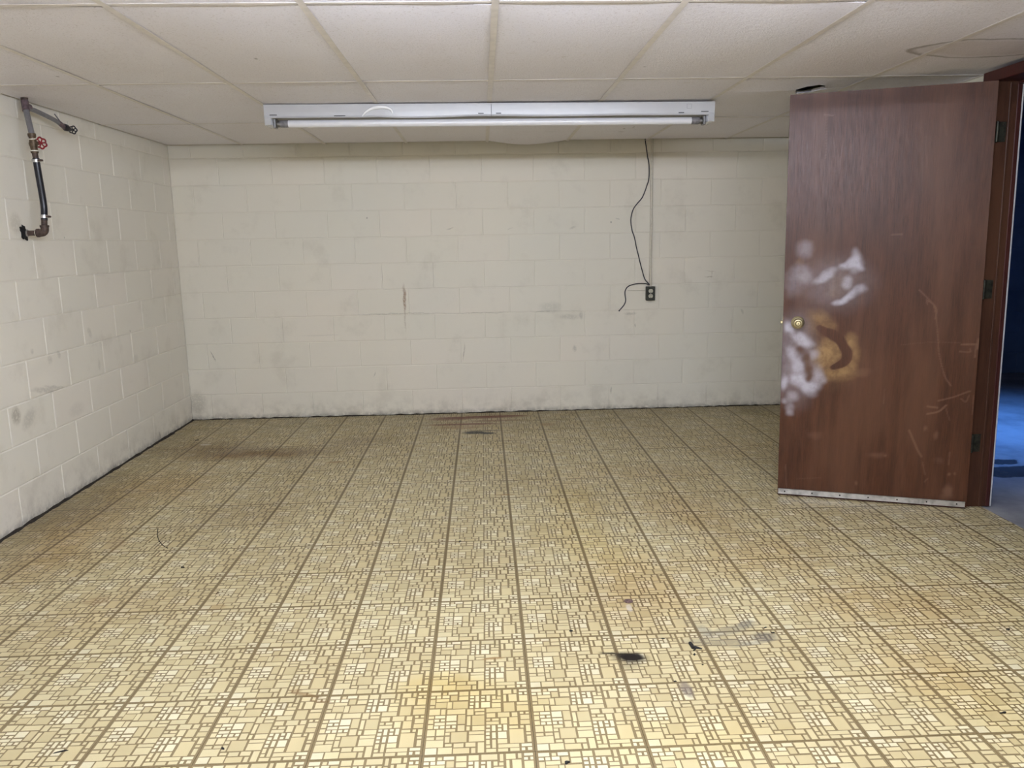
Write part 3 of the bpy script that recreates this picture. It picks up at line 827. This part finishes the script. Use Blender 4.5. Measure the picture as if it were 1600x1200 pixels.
# knob, latch
ku, kv = dpx(1243, 504)
b = MB(); b.lathe([(0, .031), (.004, .032), (.007, .028), (.010, .0255)], (ku, 0, kv), (0, -1, 0), 40); o = b.build('knob_rose', M_brass, door, 40); dlean_skip = True
b = MB(); b.lathe([(.008, .011), (.022, .011), (.026, .018), (.034, .0245), (.044, .0255), (.052, .0235), (.056, .019), (.0565, .0165), (.0545, .0155), (.0545, .001)], (ku, 0, kv), (0, -1, 0), 40); knob = b.build('door_knob', M_brass, door, 40)
b = MB(); b.lathe([(.0545, .0095), (.0600, .0090), (.0605, .001)], (ku, 0, kv), (0, -1, 0), 24); cyl = b.build('lock_cylinder', M_brass, knob, 40)
b = MB(); b.box((ku-.0012, -.0612, kv-.005), (ku+.0012, -.0603, kv+.005)); b.build('keyhole', M_slot, knob)
b = MB(); b.lathe([(.0550, .0155), (.0552, .0155)], (ku, 0, kv), (0, -1, 0), 24); b.build('knob_face', M_brass_dark, knob)
lu = LEAN*.75*kv
b = MB(); b.box((lu-.0015, .006, kv-.028), (lu, .030, kv+.028), .0005); b.box((lu-.013, .012, kv-.008), (lu, .024, kv+.008), .002); b.build('latch', M_brass, door)
# aluminium sweep with screws
swb = MB(); swb.box((.002, -.005, .013), (DW-.008, .0, .040), .001); swb.box((.002, -.0075, .036), (DW-.008, -.001, .040), .0008); swb.box((.002, -.007, .012), (DW-.008, -.001, .016), .0006)
sweep = swb.build('door_sweep', M_alu, door); tag(sweep, 'aluminium sweep strip along the bottom edge')
for k_ in range(7):
    u = .035+k_*(DW-.08)/6
    b = MB(); b.lathe([(0, .0038), (.0025, .0038), (.003, .002)], (u, -.005, .026), (0, -1, 0), 12); b.build('screw', M_screw, sweep)
# rubber under the sweep
b = MB(); b.box((.0, .004, .002), (DW-.004, .030, .014), .001); b.build('bottom_seal', M_frame_dark, door)
# hinges: leaf plates on the jamb, knuckles in the gap
for (px, py) in ((1568, 206), (1547, 452), (1528, 692)):
    p = ony(px, py, YJ-.003); hz = p.z; hx = p.x
    hg = MB(); hg.box((hx-.028, YJ-.003, hz-.045), (hx+.012, YJ-.0005, hz+.045), .0008); hgo = hg.build('hinge', M_hinge, frame)
    for dx, dz in ((.0, .032), (.004, .0), (.0, -.032)):
        b = MB(); b.lathe([(0, .0036), (.0015, .0036)], (hx+dx, YJ-.0028, hz+dz), (0, -1, 0), 10); b.build('screw', M_screw, hgo)
    b = MB(); b.lathe([(-.047, .004), (-.045, .0065), (.045, .0065), (.047, .004)], (hx-.036, YJ-.012, hz), (0, 0, 1), 12); b.build('knuckle', M_hinge, hgo, 40)

# ------------------------------------------------------------ fluorescent fixtures
def fixture(y, x0, x1, zc, label, tube_mat, roll=0.0, tz=-.091):
    L = x1-x0
    root = empty('fluorescent_light', ((x0+x1)/2, y, zc)); tag(root, label, 'ceiling light')
    hl = L/2
    # housing: tapered channel with rolled lips, length along X
    def prof(*pts): return [Vector((0, a, b)) for a, b in pts]
    n = 48
    V = []; Fc = []
    P = [(-.062, 0), (-.062, -.010), (-.060, -.060), (-.064, -.068), (-.058, -.070), (-.052, -.060), (.052, -.060), (.058, -.070), (.064, -.068), (.060, -.060), (.062, 0)]
    for k in range(n+1):
        x = -hl+L*k/n
        bend = .0035*math.exp(-((x+.62)/.07)**2)-.004*math.exp(-((x+.35)/.22)**2)+.003*math.sin(k*.35)*math.exp(-((x)/.7)**2)
        bul = .012*math.exp(-((x+.62)/.06)**2)
        for a, b_ in P:
            zz = b_+(bend if b_ < -.055 else 0); aa = a-(bul*.3 if (a < 0 and -.07 < b_ < -.02) else 0)
            V.append((x, aa, zz))
    m_ = len(P)
    for k in range(n):
        for j in range(m_-1): a = k*m_+j; Fc.append((a, a+1, a+m_+1, a+m_))
        Fc.append((k*m_+m_-1, k*m_, (k+1)*m_, (k+1)*m_+m_-1))
    Fc.append(tuple(range(m_))); Fc.append(tuple(range(n*m_, n*m_+m_))[::-1])
    hs = link(pmesh('housing', V, Fc), 'housing', M_enamel, root)
    # raised curved ridge on the left half, bent metal's highlight painted near-white
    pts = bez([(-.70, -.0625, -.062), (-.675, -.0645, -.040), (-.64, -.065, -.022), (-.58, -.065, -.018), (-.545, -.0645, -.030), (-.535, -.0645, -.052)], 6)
    b = MB(); b.tube(pts, [.003+.0065*math.sin(PI*i/(len(pts)-1)) for i in range(len(pts))], 8); b.build('crease_highlight', M_highlight, root, 60)
    # slots, knockout, seam
    for (xa, xb, zz) in ((-hl+.03, -hl+.068, -.054), (-.075, -.045, -.053), (.022, .05, -.053), (hl-.075, hl-.035, -.052), (hl-.20, hl-.17, -.057), (-.85, -.79, -.060)):
        b = MB(); b.box((xa, -.0640, zz-.0018), (xb, -.0600, zz+.0018)); b.build('slot', M_slot, root)
    b = MB(); b.box((-.004, -.0650, -.068), (-.0025, -.055, -.004)); b.build('seam', M_slot, root)
    b = MB()
    for q in (((hl-.155, -.0622, -.036), (hl-.155+.0012, -.0612, -.012)), ((hl-.13, -.0622, -.036), (hl-.13+.0012, -.0612, -.012)), ((hl-.155, -.0622, -.036), (hl-.13, -.0612, -.0348)), ((hl-.155, -.0622, -.013), (hl-.13, -.0612, -.0118))): b.box(*q)
    b.build('knockout', M_cap, root)
    for s in (-1, 1):
        xa = s*hl
        b = MB(); b.box((min(xa, xa-s*.036), -.063, tz-.014), (max(xa, xa-s*.036), .063, -.058), .003); b.build('end_bracket', M_enamel, root)
        b = MB(); b.box((min(xa-s*.036, xa-s*.052), -.02, tz-.025), (max(xa-s*.036, xa-s*.052), .02, -.062), .003); b.lathe([(0, .017), (.006, .017)], (xa-s*.044, 0, tz+.002), (-s, 0, 0), 20); b.build('lamp_holder', M_cap, root)
    tr = .0195; te = hl-.052
    b = MB(); b.lathe([(-te+.02, tr), (te-.02, tr)], (0, 0, tz), (1, 0, 0), 28, False); tube = b.build('tube', tube_mat, root, 60)
    for s in (-1, 1):
        b = MB(); b.lathe([(te-.062, tr+.0002), (te-.020, tr+.0002), (te-.014, tr-.003)], (0, 0, tz), (s, 0, 0), 28); b.build('tube_end', M_tube_end, tube, 60)
        b = MB(); b.lathe([(te-.020, tr-.001), (te-.004, tr-.001), (te-.002, .008), (te+.006, .008)], (0, 0, tz), (s, 0, 0), 28); b.build('tube_cap', M_cap, tube, 60)
    root.rotation_euler = (0, roll, 0)
    return root


fixture(-1.678, -1.128, 1.318, H-.006, 'long white single tube fluorescent strip light with unlit tube hanging under the ceiling', M_tube, .0035)
fixture(LAMP_Y, -1.0, 1.413, H-.006, 'lit white fluorescent strip light on the ceiling just in front of the camera', M_lit, 0, -.098)
fixture(-6.7, -1.0, 1.413, H-.006, 'added unseen lit fluorescent strip light behind the camera', M_lit_added)  # extra fixture added to spread the room light more evenly

# ------------------------------------------------------------ pipe assembly on the left wall
PXX, PY = -2.20, -2.03
pipe = empty('pipe_assembly', (XL, PY, 1.455)); tag(pipe, 'grey and black water pipe with red valve and branch, fixed to left wall under ceiling', 'pipe')
off = Vector((-XL*1.0, 0, 0))
def PP(x, y, z): return Vector((x-XL, y-PY, z-1.455))
def V_(px, py): p = onx(px, py, PXX-.045*max(0, min(1, (211-py)/50))); return PP(p.x, p.y, p.z)
def tube_part(name, pts, r, mat, parent=pipe, n=16): b = MB(); b.tube(pts, r, n); return b.build(name, mat, parent, 50)
top = V_(39, 150)
tube_part('riser', [V_(38.5, 150), V_(41.3, 174), V_(45.7, 193), V_(50, 211)], .0135, M_pvc)
b = MB(); b.tube([V_(38.5, 158), V_(41, 173)], .0175, 18); b.tube([V_(40, 165), V_(46, 168)], .0165, 18); b.build('coupling', M_coup, pipe, 50)
b = MB(); b.tube([V_(37.6, 150), V_(38.4, 158)], .0165, 18); b.build('collar', M_iron, pipe, 50)
# branch to the small black valve
br = bez([V_(43, 169), V_(55, 173), V_(70, 180), V_(84, 187), V_(92, 192)], 5)
tube_part('branch_pipe', br, .0115, M_pvc)
tube_part('branch_coupling', [V_(90, 190), V_(96, 195), V_(101, 199)], .0125, M_coup)
vv = V_(104, 200); dv = (V_(110, 203)-V_(98, 196)).normalized()
b = MB(); b.tube([V_(99, 197), V_(103, 199.5), V_(108, 202)], [.014, .019, .013], 16); b.build('small_valve', M_black, pipe, 50)
b = MB(); b.tube([V_(100.5, 194), V_(101.5, 200)], .003, 8); b.tube([V_(105, 190), V_(104, 199)], .003, 8); b.build('tape', M_teflon, pipe)
b = MB(); b.tube([V_(85, 178), V_(91, 186), V_(95, 191)], .0032, 6); b.build('zip_tie', M_pvc, pipe)


def handwheel(c, axis, R, mat, petals=6, tr=.0035, stem=None, parent=pipe):
    axis = Vector(axis).normalized(); a = axis.orthogonal().normalized(); b_ = axis.cross(a)
    mb = MB(); pts = []
    for k in range(48):
        t = 2*PI*k/48; r = R*(1+.10*math.cos(petals*t)); pts.append(c+(a*math.cos(t)+b_*math.sin(t))*r)
    mb.tube(pts, tr, 8, True)
    for k in range(petals):
        t = 2*PI*(k+.5)/petals; mb.tube([c, c+(a*math.cos(t)+b_*math.sin(t))*R*.92], tr*.8, 6)
    mb.lathe([(-.005, .007), (.005, .007), (.007, .004)], c, axis, 12)
    w_ = mb.build('handwheel', mat, parent, 50)
    if stem: s_ = MB(); s_.tube([stem, c], .0045, 10); s_.lathe([(0, .011), (.018, .010)], stem, (c-stem), 12); s_.build('stem', mat, w_, 50)
    return w_


handwheel(V_(114, 203), (.55, -.55, -.1), .019, M_black, 5, .0034, V_(107, 202))
# valve body
b = MB(); b.lathe([(0, .017), (.012, .0185), (.014, .016), (.03, .0165), (.045, .0205), (.06, .0165), (.078, .016), (.080, .0185), (.094, .0185), (.096, .014)], V_(54.5, 239.5), (V_(49.5, 210)-V_(54.5, 239.5)), 20)
b.tube([V_(51.5, 224), V_(57, 224)], [.013, .011], 14); valve = b.build('valve_body', M_bronze, pipe, 40)
for p1, p2 in (((50.6, 216), (50.9, 217.2)), ((53.8, 235), (54.0, 236.4))):
    b = MB(); b.tube([V_(*p1), V_(*p2)], .0192, 20); b.build('tape', M_teflon, pipe)
cw = V_(64, 223.5); handwheel(cw, (.78, -.62, .05), .0255, M_red, 6, .0042, V_(56.5, 224))
tube_part('nipple', [V_(54.2, 238), V_(56.5, 250)], .0135, M_iron)
hose = bez([V_(56, 247), V_(58.5, 262), V_(62.5, 285), V_(66.5, 308), V_(68.8, 326), V_(69.2, 344)], 8)
tube_part('rubber_hose', hose, .0158, M_rubber, pipe, 20)
for (x, y, x2, y2) in ((55.5, 248.5, 56.4, 253), (68.5, 336, 68.9, 341)):
    b = MB(); b.tube([V_(x, y), V_(x2, y2)], .0178, 24); cl = b.build('hose_clamp', M_alu, pipe, 50)
    m1 = (V_(x, y)+V_(x2, y2))/2
    b = MB(); b.lathe([(0, .004), (.020, .006), (.022, .005), (.030, .005)], m1+Vector((.012, -.006, 0)), (.9, -.3, -.05), 12); b.build('clamp_screw', M_iron, cl, 50)
tube_part('nipple', [V_(69, 341), V_(69.3, 352)], .0142, M_iron)
# elbow turning into the wall
ez = V_(69.3, 352); cz = ez.z; q0 = PP(PXX, 0, 0).x
el = [Vector((q0, ez.y, cz)), Vector((q0, ez.y, cz-.018))]
for k in range(1, 7):
    t = k/6*PI/2; el.append(Vector((q0-.020*(1-math.cos(t)), ez.y, cz-.018-.020*math.sin(t))))
el.append(Vector((q0-.040, ez.y, cz-.038)))
b = MB(); b.tube(el, .0190, 20); b.lathe([(0, .0215), (.010, .0215)], el[0], (0, 0, -1), 20); b.lathe([(0, .0215), (.010, .0215)], el[-1], (1, 0, 0), 20); b.build('elbow', M_iron, pipe, 45)
yy, zz = ez.y, cz-.038
b = MB(); b.tube([(q0-.040, yy, zz), (q0-.046, yy, zz)], .0165, 18); b.build('tape', M_teflon, pipe)
b = MB(); b.tube([(q0-.038, yy, zz), (.0, yy, zz)], .0130, 18); b.build('nipple', M_iron, pipe, 50)
b = MB(); b.lathe([(.004, .020), (.016, .018), (.018, .014)], (0, yy, zz), (1, 0, 0), 10); b.build('lock_nut', M_alu, pipe)
# ragged black sealant where the pipe enters the wall
b = MB(); bmesh.ops.create_icosphere(b.bm, subdivisions=3, radius=1.0)
rr = random.Random(4)
for v in b.bm.verts:
    s = 1+rr.uniform(-.22, .22)+.2*math.sin(5*math.atan2(v.co.z, v.co.y)); v.co = Vector((v.co.x*.012+.002, v.co.y*.030*s+yy-.012, v.co.z*.032*s+zz+.002-(v.co.y*.010)))
b.build('sealant', M_foam, pipe)

# ------------------------------------------------------------ outlet, conduit, cable on the back wall
c0 = ony(1015, 458, -.04); ox, oz = 1.352, .933
out = empty('electrical_outlet', (ox, 0, oz)); tag(out, 'dark metal electrical outlet box with pale double socket on the back wall', 'outlet')
b = MB(); b.box((-.034, -.040, -.054), (.034, -.001, .054), .004, None, 2); b.build('box', M_boxmetal, out)
b = MB(); b.box((-.035, -.0425, -.055), (.035, -.0395, .055), .0015); b.build('cover_plate', M_boxmetal, out)
for s in (-1, 1):
    b = MB()
    pf = []
    for k in range(28):
        t = 2*PI*k/28; x = .0172*math.cos(t); z = .0172*math.sin(t); z = max(-.0140, min(.0140, z)); pf.append(Vector((x, 0, z+s*.0195)))
    b.prism(pf, (0, -.0425, 0), (0, -.0450, 0)); rc = b.build('receptacle', M_ivory, out)
    for dx, w_, h_ in ((-.0062, .0030, .010), (.0062, .0030, .008)):
        b = MB(); b.box((dx-w_/2, -.0456, s*.0195-h_/2+.002), (dx+w_/2, -.0449, s*.0195+h_/2+.002)); b.build('slot', M_slot, rc)
    b = MB(); b.lathe([(0, .0030), (.0006, .0030)], (0, -.0450, s*.0195-.0085), (0, -1, 0), 12); b.build('slot', M_slot, rc)
b = MB(); b.lathe([(0, .003), (.001, .003)], (0, -.0425, 0), (0, -1, 0), 12); b.build('screw', M_alu, out)
cond = empty('conduit', (ox, 0, oz+.055)); tag(cond, 'thin painted vertical conduit running from outlet up to the ceiling', 'conduit')
b = MB(); b.tube([(0, -.016, -.002), (.0015, -.016, .6), (0, -.016, 1.16)], .0092, 14); b.build('pipe', M_conduit, cond, 50)
b = MB(); b.lathe([(0, .0125), (.028, .0125), (.030, .0095)], (0, -.016, -.001), (0, 0, 1), 14); b.build('connector', M_conduit, cond, 50)
cab = [(331, 50), (333, 82), (338, 115), (345, 170), (350, 230), (349, 290), (340, 340), (315, 405), (285, 442), (262, 475), (249, 520), (248, 560), (256, 605), (268, 640), (280, 700), (290, 740), (303, 795), (315, 840), (325, 875), (336, 897), (352, 917)]
cab2 = [(352, 917), (330, 912), (300, 911), (270, 915), (240, 924), (222, 938), (213, 960), (214, 985), (217, 1010), (208, 1036), (183, 1066)]
def cpx(q): p = ony(920+q[0]*.26667, 200+q[1]*.26667, -.012); return Vector((p.x, -.012, p.z))
A_ = bez([cpx(q) for q in cab], 5); B_ = bez([cpx(q)+Vector((0, -.006*math.sin(i*.5), 0)) for i, q in enumerate(cab2)], 5)
for p in A_+B_: p.y = -.006 if p.x < 1.322 else -.033
for _ in range(1):
    for i in range(1, len(A_)-1): A_[i].y = (A_[i-1].y+A_[i].y*1+A_[i+1].y)/3
b = MB(); b.tube(A_, .0042, 8); b.tube(B_, .0042, 8); b.lathe([(0, .0045), (.012, .0055), (.014, .002)], B_[-1], (B_[-1]-B_[-3]), 8)
cable = b.build('power_cable', M_cable, None, 50); tag(cable, 'loose black cable hanging in a wavy line beside the conduit to outlet', 'cable')
pc = ony(981, 454, 0); pd = ony(1008, 454, 0)
b = MB(); b.tube([(pc.x, -.0025, pc.z), (pd.x, -.0025, pd.z)], .0035, 8); o = b.build('painted_rod', M_conduit, None, 50); tag(o, 'short thin painted horizontal rod left of the outlet', 'rod')

# ------------------------------------------------------------ debris on the floor
def chip(x, y, sx, sy, h, rot, seed, mat, label, name='crumb', n=9):
    p = onz(x, y, 0); rr = random.Random(seed); b = MB()
    A = []; 
    for k in range(n):
        t = 2*PI*k/n; r = rr.uniform(.55, 1.1); A.append((math.cos(t)*sx*r, math.sin(t)*sy*r))
    lo = [b.bm.verts.new((a, c, 0)) for a, c in A]; hi = [b.bm.verts.new((a*.75, c*.75, h*rr.uniform(.5, 1))) for a, c in A]
    for k in range(n): b.bm.faces.new((lo[k], lo[(k+1) % n], hi[(k+1) % n], hi[k]))
    b.bm.faces.new(lo[::-1]); b.bm.faces.new(hi)
    o = b.build(name, mat); o.location = (p.x, p.y, .0006); o.rotation_euler = (0, 0, rot)
    tag(o, label, 'debris', 'small dark bits lying on the floor'); return o


chips = [(892, 986, .008, .005, .003, 0, 'small dark speck on floor above and left of the burn mark'),
         (719, 846, .008, .006, .004, 0, 'small dark crumb at mid floor below the rust stains'),
         (285, 887, .010, .008, .005, 0, 'round dark pellet on the left side of the floor'),
         (340, 927, .008, .006, .003, .4, 'small brown black crumb just below the dark pellet on the left'),
         (1575, 984, .009, .005, .003, 0, 'dark speck near the right edge of the floor'),
         (1568, 1114, .014, .004, .003, .2, 'thin dark sliver near the lower right corner'),
         (886, 1192, .010, .007, .004, .5, 'dark crumb at the very bottom edge of the picture'),
         (95, 1175, .022, .003, .003, .3, 'thin dark splinter near the lower left corner'),
         (308, 688, .022, .010, .005, .1, 'flat dark scrap near the far left corner'),
         (348, 1170, .010, .004, .003, -.8, 'curled dark scrap near the bottom left of the floor'),
         (1192, 1128, .005, .003, .002, 0, 'tiny dark grain right of the burn mark near bottom'),
         (722, 697, .012, .008, .003, 0, 'tiny dark crumb near back wall under the rust stains'),
         (362, 664, .012, .007, .003, 0, 'small black crumb close to back wall at left'),
         (1055, 1065, .006, .003, .002, 0, 'tiny black grain above the grey smudge'),
         (545, 775, .006, .005, .002, 0, 'tiny brown speck in the middle of the far floor'),
         (1085, 1023, .008, .004, .003, 1.2, 'small black flake just below the twig shaped scrap'),
         (1036, 998, .008, .003, .002, -.3, 'small black flake left of the twig shaped scrap'),
         (1098, 1039, .004, .003, .002, 0, 'tiny black grain below and right of the twig shaped scrap'),
         (1478, 860, .006, .004, .002, 0, 'tiny dark speck on floor below the open door'),
         (1208, 989, .010, .003, .003, -.2, 'small black sliver at the right end of the grey smear'),
         (1196, 981, .008, .003, .003, .5, 'small black sliver above the grey smear')]
for i, (x, y, sx, sy, h, rot, lb) in enumerate(chips): chip(x, y, sx, sy, h, rot, 20+i, M_debris if i not in (3, 14) else M_debris_brown, lb)
# twig-like black scrap
def F_(x, y, z=.003): p = onz(x, y, 0); return Vector((p.x, p.y, z))
b = MB(); b.tube([F_(1078, 1006), F_(1081, 1010), F_(1083, 1014)], [.006, .007, .006], 8); b.tube([F_(1080, 1012), F_(1088, 1013), F_(1097, 1015)], [.006, .005, .002], 8); b.tube([F_(1088, 1013), F_(1084, 1018)], [.003, .002], 6)
o = b.build('twig_scrap', M_debris, None, 50); tag(o, 'black twig shaped scrap on floor right of the burn mark', 'debris')
# rust brown round dropping
b = MB(); p = onz(982, 940, 0); b.lathe([(0, .016), (.002, .017), (.003, .013), (.002, .006)], (p.x, p.y, .0006), (0, 0, 1), 14); o = b.build('bottle_cap_spot', simple('dull_brown_scrap', rgb(112, 88, 82), .7, var=.35, scale=120), None, 40); o.name = 'round_scrap'
tag(o, 'small round dull brown scrap above the black burn mark', 'debris')
b = MB(); b.tube(bez([F_(247, 826, .002), F_(246, 836, .002), F_(249, 846, .002), F_(255, 853, .002), F_(262, 857, .002)], 6), .0016, 6); o = b.build('wire_strand', M_debris, None); tag(o, 'thin curved dark strand lying on floor at left', 'strand')
for i, (x, y) in enumerate(((300, 660), (312, 660), (358, 655), (640, 648), (700, 647), (790, 642), (798, 641))):
    p = onz(x, y, 0)

# ------------------------------------------------------------ neighbouring room seen through the doorway
def concrete():
    t = NT('damp_concrete')
    c = t.mix(t.ramp(t.noise(2.4, 6, .65), .35, .7), rgb(172, 172, 174), rgb(132, 132, 136))
    wet = t.ramp(t.noise(2.0, 5, .6), .50, .56)
    p = onz(1583, 735, 0); wet2 = t.spot((p.x+.05, p.y, 0), (.30, .13, 1), .1, (1.0, .75), t.warp(.12, 7, 4))
    p = onz(1565, 720, 0); wet3 = t.spot((p.x, p.y, 0), (.14, .05, 1), .1, (1.0, .75), t.warp(.10, 7, 4))
    wm = t.math('MAXIMUM', wet2, wet3)
    c = t.mix(t.math('MULTIPLY', wm, .8), c, rgb(58, 58, 62))
    t.bump(t.noise(30, 5, .6), .25, .002)
    return t.fin(c, t.ramp(wm, 0, 1, .5, .18), 0, .5)


M_conc = concrete()
M_navy = simple('blue_painted_block', rgb(84, 108, 150), .6, var=.12, scale=4, bump=.3)
f2 = box_obj('floor', (2.505, -6.0, -.12), (6.5, 1.3, -.006), M_conc, kind='structure'); tag(f2, 'damp concrete floor beyond the doorway')
w2 = box_obj('wall_beyond', (XR+.09, 1.2035, -.1), (6.7, 1.35, WT), M_navy, kind='structure'); tag(w2, 'dim concrete block wall of the next room beyond the doorway')
block_wall(w2, M_navy, 3.4, 6.5, .1, .2010, 2.3, lambda o, u, z, e: setattr(o, 'location', (u, 1.2+e, z)))
w3 = box_obj('wall_outer', (6.5, -6.0, -.1), (6.65, 1.35, WT), M_navy, kind='structure'); tag(w3, 'outer wall of the next room')
w4 = box_obj('wall_near', (XR+.09, -6.15, -.1), (6.65, -6.0, WT), M_navy, kind='structure'); tag(w4, 'near wall of the next room')
c2 = box_obj('ceiling', (XR+.2, -6.15, 2.40), (6.65, 1.35, 2.5), M_deck, kind='structure'); tag(c2, 'dark ceiling of the next room')
w5 = box_obj('wall_side', (XR+.09, .0, -.1), (XR+.2, 1.2, WT), M_navy, kind='structure'); tag(w5, 'short side wall of the next room')
